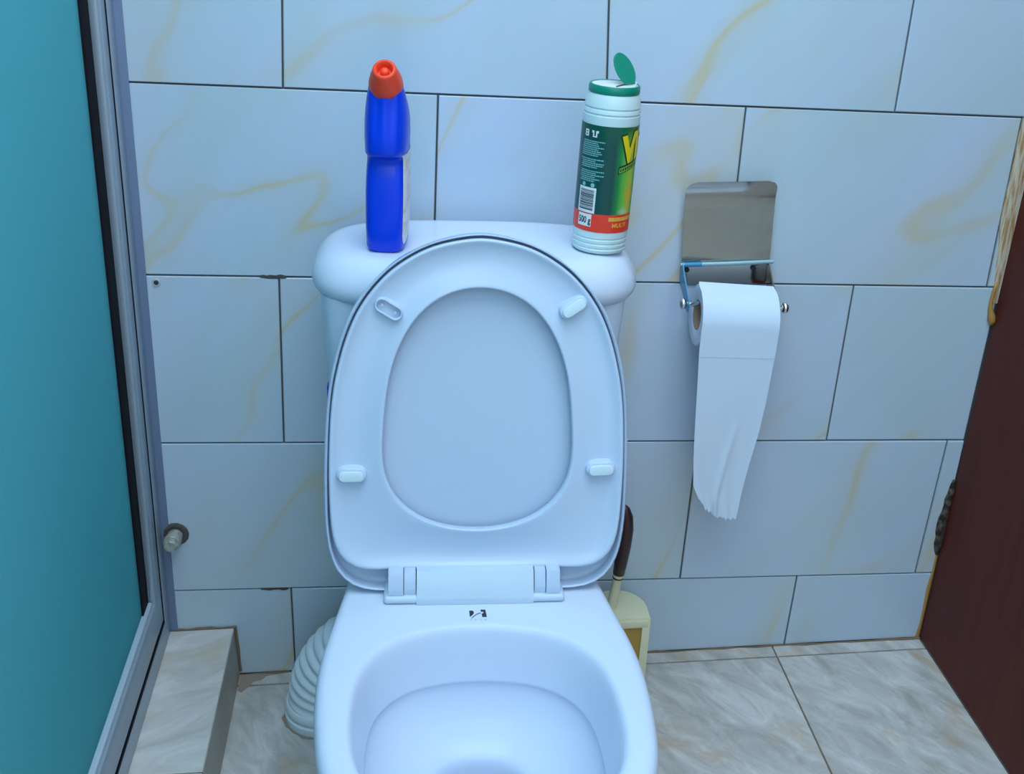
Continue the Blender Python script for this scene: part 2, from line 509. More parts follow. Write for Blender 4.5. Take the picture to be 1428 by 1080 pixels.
# plugged screw hole left of the cistern
fnh = frame_fn((-.1927, -.0008, .6646), (1, 0, 0), (0, 0, 1), (0, -1, 0))
v, f = lathe([(.0035, -.0005), (.0058, .0), (.0052, .0012), (.0034, .0008), (.0028, -.001)], fnh, 20)
hl = obj('screw_plug', v, f, M['ink_pale'], wall_back, True)
v, f = lathe([(.0032, .0010), (.0030, .0013)], fnh, 16)
obj('plug_hole', v, f, M['seam'], hl)

# chipped grout along two joints and grime on the floor
def chip(x0, x1, z0, slope, n, up, seed):
    rq = random.Random(seed); top_, bot_ = [], []
    for i in range(n + 1):
        x = x0 + (x1 - x0) * i / n; z = z0 + slope * (x - x0)
        k_ = 0 if i in (0, n) else 1
        top_.append((x, z + .0012 + k_ * rq.uniform(0, up))); bot_.append((x, z - .0012 - k_ * rq.uniform(0, .0022)))
    pl = bot_ + top_[::-1]
    v, f = loft([[(x, -.0007, z) for x, z in pl], [(x, .002, z) for x, z in pl]])
    obj('chipped_grout', v, f, M['hole'], wall_back)
chip(-.100, -.058, .1612, -.029, 9, .0012, 4)
chip(-.055, -.020, .6690, -.0435, 8, .0028, 6)
def stain(name, pts, z=.0007):
    v, f = loft([[(x, y, .0) for x, y in pts], [(x, y, z) for x, y in pts]])
    obj(name, v, f, M['grime'], floor)
M['grime'] = mat('brown_floor_grime', (.31, .25, .195), .8)
rq = random.Random(9)
stain('grime_patch', [(-.146, -.002), (-.146, -.040), (-.140, -.045), (-.133, -.036), (-.130, -.033), (-.124, -.022), (-.112, -.018), (-.104, -.009), (-.082, -.005), (-.060, -.002)])
stain('grime_ring', [(-.009 + (.0590 + rq.uniform(0, .0045)) * cos(2 * PI * i / 40), -.100 + (.0590 + rq.uniform(0, .0045)) * sin(2 * PI * i / 40)) for i in range(40)], .0006)

# ------------------------------------------------------------------ toilet
BE = rad(2.3)
TO = Vector((.213, 0, .38))
TXA = Vector((cos(BE), 0, -sin(BE))); TZA = Vector((sin(BE), 0, cos(BE)))
def T(x, y, z): return TO + TXA * x + Vector((0, y, 0)) + TZA * z
toilet = thing('toilet', 'white ceramic toilet with its seat and lid raised against the cistern', 'toilet', (.213, -.35, 0))
N = 96
# bowl
half = [(-.055, .125), (-.20, .138), (-.30, .151), (-.35, .160), (-.383, .1665), (-.44, .1765), (-.484, .1800), (-.54, .1790), (-.60, .1730), (-.635, .1645), (-.67, .147), (-.70, .118), (-.718, .075), (-.7265, .035)]
outer_poly = [(h, y) for y, h in half] + [(0, -.729)] + [(-h, y) for y, h in reversed(half)]
ih = [(-.4085, .025), (-.4122, .047), (-.4216, .079), (-.4387, .1055), (-.4658, .1255), (-.49, .1340), (-.526, .1390), (-.565, .1395), (-.60, .1360), (-.635, .1265), (-.66, .109), (-.68, .082), (-.692, .045)]
inner_poly = [(0, -.4075)] + [(h, y) for y, h in ih] + [(0, -.6955)] + [(-h, y) for y, h in reversed(ih)]
BC = (0, -.55)
ro = polar(outer_poly, BC, N, 1.2); ri = polar(inner_poly, BC, N, 1.5)
foot_poly = [(.085, -.10), (.105, -.14), (.115, -.30), (.118, -.45), (.105, -.55), (.075, -.60), (0, -.615)]
foot_poly = foot_poly + [(-x, y) for x, y in reversed(foot_poly[:-1])]
def bring(r, z, dy=0.0, sy=1.0):
    out = []
    for j in range(N):
        t = 2 * PI * j / N
        out.append(T(r[j] * cos(t), BC[1] + dy + r[j] * sin(t) * sy, z))
    return out
rf = polar(foot_poly, (0, -.40), N, 2)
def fring(z, s=1.0):
    return [Vector((.213 + rf[j] * s * cos(2 * PI * j / N), -.40 + rf[j] * s * sin(2 * PI * j / N), z)) for j in range(N)]
rings = [fring(.0012), fring(.012, 1.0), fring(.03, .97), fring(.12, .93)]
mid = []
F12 = fring(.20, 1.0)
for k, (u, z) in enumerate(((.25, -.17), (.55, -.13), (.82, -.095), (.94, -.06))):
    B = bring(ro, z); A = [Vector((p.x, p.y, .38 + z)) for p in F12]
    rings.append([a.lerp(b, u) for a, b in zip(A, B)])
rings += [bring(ro * .985, -.040), bring(ro * .998, -.024), bring(ro, -.014), bring(ro - .002, -.007), bring(ro - .006, -.0025), bring(ro - .012, -.0003), bring(ro - .016, 0)]
rings += [bring(ri + .010, 0), bring(ri + .006, -.0006), bring(ri + .0025, -.0028), bring(ri, -.0075), bring(ri - .0022, -.016), bring(ri - .006, -.035), bring(ri - .0100, -.056), bring(ri - .0122, -.0665), bring(ri - .0128, -.0692), bring(ri - .0118, -.0712), bring(ri - .0112, -.0740)]
def inside(s, z, c=(0, -.507)):
    base = bring(ri - .0112, z); cc = T(c[0], c[1], z)
    return [cc + (p - cc) * s for p in base]
rings += [inside(.985, -.082), inside(.95, -.093), inside(.89, -.105), inside(.81, -.1165), inside(.71, -.1265), inside(.61, -.134), inside(.53, -.1385), inside(.475, -.1415), inside(.44, -.1455), inside(.41, -.154), inside(.355, -.185), inside(.2, -.205)]
v, f = loft(rings)
bowl = obj('bowl', v, f, M['ceramic'], toilet, 50)
r = inside(.362, -.176)
v, f = loft([r, [p + Vector((0, 0, -.004)) for p in r]])
obj('water', v, f, M['water'], toilet)
# maker's mark printed on the deck
def TZ(pts, z=.00035): return [T(x, y, z) for x, y in pts]
LX, LY = .0008, -.3825
def lg(px, py): return (LX + (px - 678) / 1428 * 80 / 1195, LY - (py - 455) / 893 * 50 / 1000 * 1.23)
mk = MB()
def poly(pts): mk.add(TZ([lg(*p) for p in pts]), [tuple(range(len(pts)))])
poly([(465, 375), (540, 372), (575, 400), (575, 450), (545, 490), (500, 525), (468, 555)])
for i in range(7):
    a0, a1 = i / 7, (i + 1) / 7
    def arc(a, o):
        x = 515 + a * 240; y = 575 - sin(a * PI / 2) * 130
        return (x + (o * -.3), y + o * (1 if a > .2 else .9))
    poly([arc(a0, -16 + 8 * a0), arc(a1, -16 + 8 * a1), arc(a1, 22 - 14 * a1), arc(a0, 22 - 14 * a0)])
poly([(750, 350), (872, 350), (878, 410), (752, 410)])
poly([(815, 405), (878, 405), (890, 555), (775, 555), (768, 470), (822, 440)])
logo = obj('maker_mark', mk.v, mk.f, M['ink'], bowl); logo['label'] = 'small dark stylised mark printed on the bowl deck'
mk = MB()
for x in (495, 610, 735, 860):
    mk.add(TZ([lg(x - 22, 645), (lg(x - 22, 610)), lg(x + 5, 605), lg(x + 22, 625), lg(x + 5, 650)], .0003), [(0, 1, 2, 3, 4)])
obj('worn_lettering', mk.v, mk.f, M['ink_pale'], bowl)

# cistern and its lid
tc = []
for z, a, b, yc in ((.001, .160, .082, -.120), (.010, .166, .086, -.120), (.06, .172, .088, -.121), (.20, .180, .090, -.122), (.30, .1865, .092, -.123), (.323, .1875, .0925, -.123)):
    tc.append([T(x, y, z) for x, y in superell(a, b, 5.5, N, (0, yc))])
v, f = loft(tc)
tank = obj('cistern', v, f, M['ceramic'], toilet, 50)
v, f = box((-.0008, -.006, -.010), (.0008, .006, .010), .0006)
v = [T(-.1815 + p[0] - .0008, -.150 + p[1], .178 + p[2]) for p in v]
st = obj('sticker', v, f, M['bottle'], tank); st['label'] = 'small dark blue sticker on the cistern side'
tl = []
for z, d in ((.319, .020), (.3190, .012), (.3215, .006), (.327, .002), (.334, 0), (.341, .0006), (.349, .003), (.357, .0075), (.364, .0135), (.3695, .0205), (.3730, .029), (.3745, .038), (.3748, .048)):
    tl.append([T(x, y, z) for x, y in superell(.2005 - d, .1100 - min(d * .8, .05), 3.1, N, (.002, -.1265))])
v, f = loft(tl)
tank_lid = obj('cistern_lid', v, f, M['ceramic'], toilet, 60)

# raised seat and lid: plane through the hinge leaning back 12 degrees
TILT = rad(12)
P0 = (0, -.345, .015)
def S(s, t_, h=0.0):
    return T(P0[0] + s, P0[1] + t_ * sin(TILT) - h * cos(TILT), P0[2] + t_ * cos(TILT) + h * sin(TILT))
COVER = [0.1758, 0.1767, 0.178, 0.1796, 0.1817, 0.1843, 0.1875, 0.1911, 0.1953, 0.2002, 0.2059, 0.2124, 0.2193, 0.2267, 0.2346, 0.2417, 0.2473, 0.2502, 0.2502, 0.247, 0.2412, 0.2349, 0.2291, 0.2242, 0.2201, 0.2167, 0.2139, 0.2119, 0.2104, 0.2095, 0.2092, 0.2095, 0.2104, 0.2119, 0.2139, 0.2167, 0.2201, 0.2242, 0.2291, 0.2349, 0.2412, 0.247, 0.2502, 0.2502, 0.2473, 0.2417, 0.2346, 0.2267, 0.2193, 0.2124, 0.2059, 0.2002, 0.1953, 0.1911, 0.1875, 0.1843, 0.1817, 0.1796, 0.178, 0.1767, 0.1758, 0.1752, 0.1751, 0.1754, 0.1759, 0.1767, 0.1779, 0.1792, 0.1806, 0.1824, 0.1845, 0.1867, 0.1892, 0.1922, 0.1951, 0.197, 0.1985, 0.2003, 0.2024, 0.2046, 0.2072, 0.2092, 0.2102, 0.2113, 0.2126, 0.2136, 0.2145, 0.2156, 0.2165, 0.2174, 0.2181, 0.2174, 0.2165, 0.2156, 0.2145, 0.2136, 0.2126, 0.2113, 0.2102, 0.2092, 0.2072, 0.2046, 0.2024, 0.2003, 0.1985, 0.197, 0.1951, 0.1922, 0.1892, 0.1867, 0.1845, 0.1824, 0.1806, 0.1792, 0.1779, 0.1767, 0.1759, 0.1754, 0.1751, 0.1752]
SEAT = [0.171, 0.1717, 0.1728, 0.1745, 0.1765, 0.179, 0.182, 0.1856, 0.1895, 0.194, 0.1993, 0.2053, 0.212, 0.2189, 0.2257, 0.2304, 0.2319, 0.2301, 0.2246, 0.2161, 0.2079, 0.2016, 0.1966, 0.1924, 0.1889, 0.1861, 0.1838, 0.1821, 0.1808, 0.1801, 0.1799, 0.1801, 0.1808, 0.1821, 0.1838, 0.1861, 0.1889, 0.1924, 0.1966, 0.2016, 0.2079, 0.2161, 0.2246, 0.2301, 0.2319, 0.2304, 0.2257, 0.2189, 0.212, 0.2053, 0.1993, 0.194, 0.1895, 0.1856, 0.182, 0.179, 0.1765, 0.1745, 0.1728, 0.1717, 0.171, 0.1707, 0.1705, 0.1707, 0.1713, 0.1721, 0.1729, 0.1739, 0.1753, 0.1772, 0.1793, 0.1815, 0.1839, 0.1866, 0.1894, 0.1919, 0.1944, 0.1968, 0.199, 0.2014, 0.2038, 0.2053, 0.2068, 0.2086, 0.2102, 0.2115, 0.2121, 0.2124, 0.2129, 0.214, 0.2147, 0.214, 0.2129, 0.2124, 0.2121, 0.2115, 0.2102, 0.2086, 0.2068, 0.2053, 0.2038, 0.2014, 0.199, 0.1968, 0.1944, 0.1919, 0.1894, 0.1866, 0.1839, 0.1815, 0.1793, 0.1772, 0.1753, 0.1739, 0.1729, 0.1721, 0.1713, 0.1707, 0.1705, 0.1707]
HOLE = [0.1084, 0.1089, 0.1098, 0.1109, 0.1123, 0.1139, 0.1158, 0.1179, 0.1205, 0.1232, 0.1256, 0.1275, 0.129, 0.1307, 0.1322, 0.1331, 0.1334, 0.1337, 0.1341, 0.1343, 0.1342, 0.1339, 0.1336, 0.1331, 0.1327, 0.1323, 0.1319, 0.1315, 0.1312, 0.1309, 0.1308, 0.1309, 0.1312, 0.1315, 0.1319, 0.1323, 0.1327, 0.1331, 0.1336, 0.1339, 0.1342, 0.1343, 0.1341, 0.1337, 0.1334, 0.1331, 0.1322, 0.1307, 0.129, 0.1275, 0.1256, 0.1232, 0.1205, 0.1179, 0.1158, 0.1139, 0.1123, 0.1109, 0.1098, 0.1089, 0.1084, 0.1081, 0.1081, 0.1083, 0.1088, 0.1094, 0.1102, 0.1114, 0.1129, 0.1148, 0.1167, 0.1184, 0.1202, 0.1225, 0.1251, 0.1281, 0.1308, 0.1334, 0.1363, 0.1397, 0.1431, 0.1463, 0.1493, 0.1517, 0.1532, 0.1545, 0.156, 0.157, 0.1575, 0.1582, 0.1586, 0.1582, 0.1575, 0.157, 0.156, 0.1545, 0.1532, 0.1517, 0.1493, 0.1463, 0.1431, 0.1397, 0.1363, 0.1334, 0.1308, 0.1281, 0.1251, 0.1225, 0.1202, 0.1184, 0.1167, 0.1148, 0.1129, 0.1114, 0.1102, 0.1094, 0.1088, 0.1083, 0.1081, 0.1081]
def smooth_r(a, sg):
    a = np.array(a); h = 9
    K = np.exp(-np.arange(-h, h + 1) ** 2 / (2. * sg * sg)); K /= K.sum()
    a = np.convolve(np.concatenate([a[-h:], a, a[:h]]), K, 'valid')
    x = np.arange(121) * 2
    return np.interp(np.arange(240), x, np.append(a, a[0]))
# the outlines start at angle -180 degrees
rc, rs_, rh = smooth_r(COVER, .9), smooth_r(SEAT, 1.0), smooth_r(HOLE, 3.0)
SN = 240
ANG = [-PI + 2 * PI * j / SN for j in range(SN)]
def sring(r, h):
    hh = h if hasattr(h, '__len__') else [h] * SN
    return [S(r[j] * cos(ANG[j]), .2 + r[j] * sin(ANG[j]), hh[j]) for j in range(SN)]
def lerp(a, b, u): return a * (1 - u) + b * u
gap = np.array([.0011 + .0016 * max(0, sin(a)) for a in ANG])
ci = np.maximum(rs_ + gap * .5, rc - .0046)
rs_ = rs_ - gap * .5
seat_rings = []
for u, h in ((.03, -.0155), (.008, -.0145), (0, -.012), (0, -.004), (.012, -.0016), (.03, -.0006), (.055, -.0008), (.085, -.0018), (.13, -.0038), (.2, -.0058), (.3, -.0072), (.42, -.0078), (.55, -.0074), (.68, -.0060), (.8, -.0042), (.9, -.0024), (.96, -.0014), (.985, -.0016), (1.0, -.0030), (1.0, -.012), (.985, -.015)):
    seat_rings.append(sring(lerp(rs_, rh, u), h))
v, f = loft(seat_rings, True, False, False)
k = len(seat_rings) - 1
f += [(j, (j + 1) % SN, k * SN + (j + 1) % SN, k * SN + j) for j in range(SN)]
seat = obj('seat', v, f, M['seat'], toilet, 60)
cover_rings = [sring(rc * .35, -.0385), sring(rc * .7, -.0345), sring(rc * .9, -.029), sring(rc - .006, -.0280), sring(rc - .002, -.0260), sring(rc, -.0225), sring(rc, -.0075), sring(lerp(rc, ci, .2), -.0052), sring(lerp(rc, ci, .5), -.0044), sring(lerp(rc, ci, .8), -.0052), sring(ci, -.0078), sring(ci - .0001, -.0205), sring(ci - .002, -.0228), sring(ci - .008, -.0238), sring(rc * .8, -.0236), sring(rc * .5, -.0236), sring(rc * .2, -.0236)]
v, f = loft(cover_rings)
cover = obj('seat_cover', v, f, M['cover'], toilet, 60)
# four buffers; the one at upper left has lost its rubber pad
def stadium(L, W, n=10):
    out = []
    for i in range(n + 1):
        a = -PI / 2 + PI * i / n; out.append((L / 2 - W / 2 + W / 2 * cos(a), W / 2 * sin(a)))
    for i in range(n + 1):
        a = PI / 2 + PI * i / n; out.append((-L / 2 + W / 2 + W / 2 * cos(a), W / 2 * sin(a)))
    return out
def buffer(s, t_, ang, padless=False, h0=-.0075):
    ca, sa = cos(ang), sin(ang)
    def at(p, h): return S(s + p[0] * ca - p[1] * sa, t_ + p[0] * sa + p[1] * ca, h)
    L, W = .0345, .0170
    if padless:
        R = [(L + .004, W + .004, h0 - .001), (L, W, h0 + .0015), (L - .0006, W - .0006, .0020), (L - .002, W - .002, .0028), (L - .004, W - .004, .0026), (L - .0052, W - .0052, .0015), (L - .0056, W - .0056, -.0050)]
        v, f = loft([[at(p, h) for p in stadium(a, b)] for a, b, h in R], True, False, True)
        b_ = obj('buffer', v, f, M['seat'], seat, 50); b_['label'] = 'open buffer socket with its pad missing'
        mb = MB()
        for px in (-.0085, .0085):
            vv, ff = lathe([(.0022, -.0045), (.0020, -.0012), (.0008, -.0012)], lambda p, px=px: at((px + p[0], p[1]), p[2] - .0005), 12)
            mb.add(vv, ff)
        for px in (-.0115, .0115):
            vv, ff = box((px - .0012, -.0035, -.005), (px + .0012, .0035, -.0046))
            mb.add([at(p[:2], p[2]) for p in vv], ff)
        b2 = obj('peg', mb.v, mb.f, M['seat'], seat, 50)
    else:
        R = [(L + .005, W + .005, h0 - .001), (L + .001, W + .001, h0 + .002), (L, W, .0015), (L - .0012, W - .0012, .0024), (L - .003, W - .003, .0026)]
        v, f = loft([[at(p, h) for p in stadium(a, b)] for a, b, h in R])
        obj('buffer', v, f, M['seat'], seat, 50)
        R = [(L - .0050, W - .0050, .0010), (L - .0050, W - .0050, .0050), (L - .0062, W - .0062, .0062), (L - .009, W - .009, .0065)]
        v, f = loft([[at((p[0], p[1] - .0008), h) for p in stadium(a, b)] for a, b, h in R])
        obj('buffer_pad', v, f, M['bumper'], seat, 50)
buffer(-.1035, .3325, rad(-31), True)
buffer(.1058, .3365, rad(34))
buffer(-.1466, .1379, 0)
buffer(.1453, .1441, rad(3))
# hinge: plate, centre bar, seat tabs and cover knuckles
def tb(name, lo, hi, ch, parent, m=M['hinge'], seg=3):
    v, f = box(lo, hi, ch, seg)
    return obj(name, [T(*p) for p in v], f, m, parent, 40)
hinge = tb('hinge', (-.1095, -.3640, .0004), (.1060, -.325, .0105), .0045, toilet)
def hinge_piece(name, x0, x1, yf, z0, yt, zt, m):
    """slanted front rising from the plate to the lower edge of the seat"""
    P = [(yf, z0), (yf, z0 + .006), (yf + .0008, z0 + .009), (yt - .001, zt - .003), (yt + .0005, zt - .0006), (yt + .003, zt), (-.326, zt), (-.326, z0)]
    e_ = .0005
    cy, cz = (yf + yt) / 2, (z0 + zt) / 2
    sec = lambda x, k: [T(x, cy + (y - cy) * k, cz + (z - cz) * k) for y, z in P]
    v, f = loft([sec(x0, .975), sec(x0 + e_, 1), sec(x1 - e_, 1), sec(x1, .975)])
    return obj(name, v, f, m, hinge, 40)
hinge_piece('centre_bar', -.0708, .0683, -.3645, .0004, -.3490, .0375, M['hinge'])
for a, b in ((-.0855, -.0720), (.0695, .0825)): hinge_piece('seat_tab', a, b, -.3580, .0108, -.3490, .0368, M['seat'])
for a, b in ((-.1040, -.0864), (.0833, .0995)): hinge_piece('knuckle', a, b, -.3600, .0108, -.3520, .0385, M['seat'])

# ------------------------------------------------------------------ flexible waste pipe
def bez(p0, p1, p2, p3, n):
    p0, p1, p2, p3 = map(Vector, (p0, p1, p2, p3)); out = []
    for i in range(n):
        t_ = i / (n - 1); s_ = 1 - t_
        out.append(p0 * s_ ** 3 + p1 * 3 * s_ * s_ * t_ + p2 * 3 * s_ * t_ * t_ + p3 * t_ ** 3)
    return out
pipe = thing('drain_pipe', 'white corrugated waste pipe between floor and back of toilet', 'pipe', (-.008, -.10, 0))
np_ = 11
pts = bez((-.008, -.10, .030), (-.004, -.10, .085), (.032, -.105, .135), (.098, -.118, .158), np_ * 8 + 1)
rr = []
for i in range(len(pts)):
    ph = (i % 8) / 8
    rr.append(.0450 + .0072 * (.5 + .5 * cos(2 * PI * ph)) ** .6)
v, f = tube(pts, rr, 40)
obj('corrugated_hose', v, f, M['pipe'], pipe, True)
fnp = frame_fn((-.009, -.10, .0), (1, 0, 0), (0, 1, 0), (.05, 0, 1))
v, f = lathe([(.0570, .0008), (.0575, .004), (.0580, .013), (.0560, .0150), (.0525, .0152), (.0525, .0190), (.0560, .0192), (.0565, .0200), (.0565, .030), (.0545, .0325), (.0500, .0330), (.046, .033)], fnp, 48)
obj('floor_collar', v, f, M['pipe'], pipe, 40)

# ------------------------------------------------------------------ shower screen
SHS = .05
def sh(p): return (p[0] + SHS * (p[2] - .12), p[1], p[2])
scr = thing('shower_screen', 'aluminium framed shower screen of frosted teal glass', 'shower screen', (-.245, -.6, KZ))
def sbox(name, lo, hi, m, ch=.0012, parent=scr):
    mb = MB().box(lo, hi, ch, sh)
    return obj(name, mb.v, mb.f, m, parent, 40)
YE = -1.75
glass = sbox('glass_panel', (-.262, YE, .17), (-.256, -.090, 2.05), M['glass'], .0005)
jamb = sbox('wall_jamb', (-.268, -.0330, KZ + .0008), (-.2425, -.0012, 2.1), M['alu'])
sbox('wall_flange', (-.268, -.0030, KZ + .0008), (-.2320, -.0006, 2.1), M['alu_shaded'], .0004, jamb)
fns = frame_fn(sh((-.2355, -.0036, 1.035)), (1, 0, 0), (0, 0, 1), (0, -1, 0))
v, f = lathe([(.0030, 0), (.0042, .001), (.0036, .003), (.0012, .0036)], fns, 16)
obj('screw', v, f, M['print_white'], jamb, True)
sbox('gap_shade', (-.262, -.0362, .10), (-.2432, -.0325, 2.08), M['rubber'], .0004)  # dark strip painting the shade of the gap between jamb and stile
sbox('stile', (-.2535, -.0730, .138), (-.2440, -.0358, 2.06), M['alu'], .0016)
sbox('stile_ridge', (-.262, -.0600, .215), (-.2434, -.0565, 2.05), M['alu'], .0006)
sbox('gasket', (-.266, -.1080, .192), (-.2535, -.0728, 2.05), M['rubber'], .0006)
sbox('track', (-.300, YE, KZ + .0008), (-.2420, -.0335, .1310), M['alu'], .0012)
sbox('track_groove_shade', (-.290, YE, .1312), (-.2428, -.0335, .1366), M['rubber'], .0004)  # solid dark strip standing for the shaded groove between rail and track
rail = sbox('bottom_rail', (-.272, YE, .1370), (-.2430, -.0380, .1940), M['alu'], .0070)
sbox('glazing_bead', (-.2690, YE, .1900), (-.2480, -.074, .2000), M['alu_lit'], .003, rail)
sbox('glazing_seal', (-.2720, YE, .1900), (-.2635, -.107, .2060), M['seam'], .0005, rail)
sbox('top_rail', (-.275, YE, 2.05), (-.2400, -.0335, 2.12), M['alu'], .002)

# capped pipe stub in the wall
stub = thing('pipe_stub', 'capped grey-green pipe stub low in wall beside shower jamb', 'pipe fitting', (-.2155, 0, .2665))
fn1 = frame_fn((-.2150, -.0008, .2680), (1, 0, 0), (0, 0, 1), (0, -1, 0))
v, f = lathe([(.0192 + random.uniform(0, .0002), .0), (.0192, .0012), (.0176, .0026), (.0150, .0030), (.0110, .0020)], fn1, 14)
obj('wall_ring', v, f, M['hole'], stub)
fn2 = frame_fn((-.2158, -.0020, .2660), (1, 0, 0), (0, 0, 1), (-.1, -1, -.05))
v, f = lathe([(.0112, 0), (.0112, .012), (.0125, .013), (.0125, .020), (.0116, .0215)], fn2, 24)
obj('socket', v, f, M['brass'], stub, 40)
v, f = lathe([(.0100, .0215), (.0095, .028), (.0086, .0295), (.002, .0297)], fn2, 8)
obj('plug', v, f, M['brass'], stub)

# ------------------------------------------------------------------ toilet brush in its holder
brush_c = (.444, -.074)
hold = thing('brush_holder', 'cream plastic toilet brush holder with ochre recess behind toilet', 'brush holder', (.444, -.07, 0))
def dshape(r, yf, n=28, k=1.0):
    out = []
    for i in range(n + 1):
        a = PI * i / n
        out.append((brush_c[0] + r * cos(a), brush_c[1] + (r + .003) * sin(a) * k))
    out += [(brush_c[0] - r, yf), (brush_c[0] + r, yf)]
    return out
HT = .147
DL = lambda p: (p[0] + .04 * (p[2] - .14), p[1], p[2])
FY = -.101
R = [[DL((x, y, z)) for x, y in dshape(r_, yf)] for r_, yf, z in ((.0465, FY, .001), (.0470, FY - .0005, .006), (.0455, FY, HT - .004), (.0445, FY + .0008, HT - .001), (.042, FY + .003, HT))]
v, f = loft(R)
body = obj('body', v, f, M['cream'], hold, 40)
# raised frame around the recessed front
mb = MB()
for lo, hi in (((.4055, FY - .0042, .0141), (.4120, FY, .1309)), ((.4770, FY - .0042, .0141), (.4855, FY, .1309)), ((.4055, FY - .0042, .131), (.4855, FY, .1425)), ((.4055, FY - .0042, .004), (.4855, FY, .014))):
    mb.box(lo, hi, .0003, DL)
obj('front_frame', mb.v, mb.f, M['cream'], hold, 40)
mb = MB().box((.4110, FY - .0008, .013), (.4780, FY + .001, .132), 0, DL)
obj('front_recess', mb.v, mb.f, M['ochre'], hold)
br = thing('toilet_brush', 'toilet brush with brown grip and cream stem in the holder', 'brush', (.436, -.07, HT))
bb, tt = Vector((.4330, -.070, .135)), Vector((.4405, -.078, .206))
v, f = tube([bb, bb.lerp(tt, .5), tt - (tt - bb) * .08, tt], [.0082, .0074, .0072, .0078], 20)
obj('stem', v, f, M['cream'], br, 40)
ax = (tt - bb).normalized()
v, f = tube([tt, tt + ax * .003], [.0082, .0082], 20); obj('collar_ring', v, f, M['grip'], br, 40)
v, f = tube([tt + ax * .003, tt + ax * .008], [.0082, .0084], 20); obj('collar', v, f, M['cream'], br, 40)
g0 = tt + ax * .0078
gpts = [g0, g0 + Vector((.002, -.001, .02)), g0 + Vector((.005, -.002, .05)), g0 + Vector((.0072, -.003, .08)), g0 + Vector((.0068, -.003, .100)), g0 + Vector((.0045, -.003, .114)), g0 + Vector((.0030, -.003, .120))]
v, f = tube(gpts, [.0088, .0098, .0108, .0108, .0095, .0065, .0025], 20)
obj('grip', v, f, M['grip'], br, True)

# ------------------------------------------------------------------ paper holder and roll
ph = thing('paper_holder', 'steel toilet paper holder with its cover flipped up', 'paper holder', (.583, 0, .65))
def rrect(x0, x1, z0, z1, r_top, r_bot=.002, n=8):
    out = []
    for cx, cz, r_, a0 in ((x1 - r_bot, z0 + r_bot, r_bot, -PI / 2), (x1 - r_top, z1 - r_top, r_top, 0), (x0 + r_top, z1 - r_top, r_top, PI / 2), (x0 + r_bot, z0 + r_bot, r_bot, PI)):
        for i in range(n + 1):
            a = a0 + PI / 2 * i / n
            out.append((cx + r_ * cos(a), cz + r_ * sin(a)))
    return out
def plate(name, pts, y_f, th, m, lean=0.0, parent=ph, ch=.0008, z0=.67, skew=0.0):
    def at(p, y): return (p[0] + skew * (p[1] - z0), y - lean * (p[1] - z0), p[1])
    c = (sum(p[0] for p in pts) / len(pts), sum(p[1] for p in pts) / len(pts))
    ins = [(c[0] + (p[0] - c[0]) * (1 - ch / .06), c[1] + (p[1] - c[1]) * (1 - ch / .06)) for p in pts]
    v, f = loft([[at(p, y_f) for p in ins], [at(p, y_f - 0 + ch * .6) for p in pts], [at(p, y_f + th) for p in pts]])
    return obj(name, v, f, m, parent, 30)
plate('back_plate', rrect(.5225, .6470, .6405, .675, .002), -.0032, .0030, M['steel'])
# the cover: shallow curved sheet standing up from the hinge
nx, nz = 15, 22
sec = []
outl = rrect(.5205, .6450, .6770, .7940, .015)
cover_sheet = []
for h in (0, 1):
    ring = []
    for x, z in outl:
        u = (z - .677) / .117
        y = -.0095 - .0050 * u - .010 * max(0, (u - .78) / .22) ** 1.6
        ring.append((x - .003 * u, y + (.0009 if h else 0), z))
    cover_sheet.append(ring)
# fill the sheet as rows so it can curl near its top edge
rowsz = [0, .12, .3, .5, .66, .76, .82, .87, .91, .945, .975, 1.0]
V_, F_ = [], []
for u in rowsz:
    z = .677 + .117 * u
    rt = .015; dz = .794 - z
    ins = 0 if dz >= rt else rt - math.sqrt(max(0, rt * rt - (rt - dz) ** 2))
    x0, x1 = .5205 + ins, .6450 - ins
    y = -.0095 - .0045 * u - .0125 * max(0, (u - .74) / .26) ** 1.7
    for i in range(9):
        V_.append((x0 + (x1 - x0) * i / 8 - .003 * u, y, z))
nr = len(rowsz)
for a in range(nr - 1):
    for i in range(8):
        F_.append((a * 9 + i, a * 9 + i + 1, (a + 1) * 9 + i + 1, (a + 1) * 9 + i))
k = len(V_)
V_ += [(x, y + .0012, z) for x, y, z in V_]
F_ += [tuple(k + i for i in reversed(q_)) for q_ in F_]
edge = [i for i in range(9)] + [a * 9 + 8 for a in range(1, nr)] + [(nr - 1) * 9 + i for i in range(7, -1, -1)] + [a * 9 for a in range(nr - 2, 0, -1)]
F_ += [(edge[i], edge[(i + 1) % len(edge)], k + edge[(i + 1) % len(edge)], k + edge[i]) for i in range(len(edge))]
obj('flip_cover', V_, F_, M['steel'], ph, 40)
v, f = tube([(.5185, -.0125, .6745), (.585, -.0130, .6750), (.6490, -.0125, .6760)], .0030, 12)
bar = obj('hinge_bar', v, f, M['film_pale'], ph, 40)
v, f = tube([(.5235, -.0127, .67455), (.5480, -.0129, .67480)], .0034, 12)
fm = obj('film_remnant', v, f, M['film'], bar, 40); fm['label'] = 'strip of blue protective film'
fm = None
for x in (.5302, .6245):
    fnr = frame_fn((x, -.0036, .6640), (1, 0, 0), (0, 0, 1), (0, -1, 0))
    v, f = lathe([(.0036, 0), (.0034, .0016), (.0015, .0022)], fnr, 14)
    obj('rivet', v, f, M['seam'], ph, True)
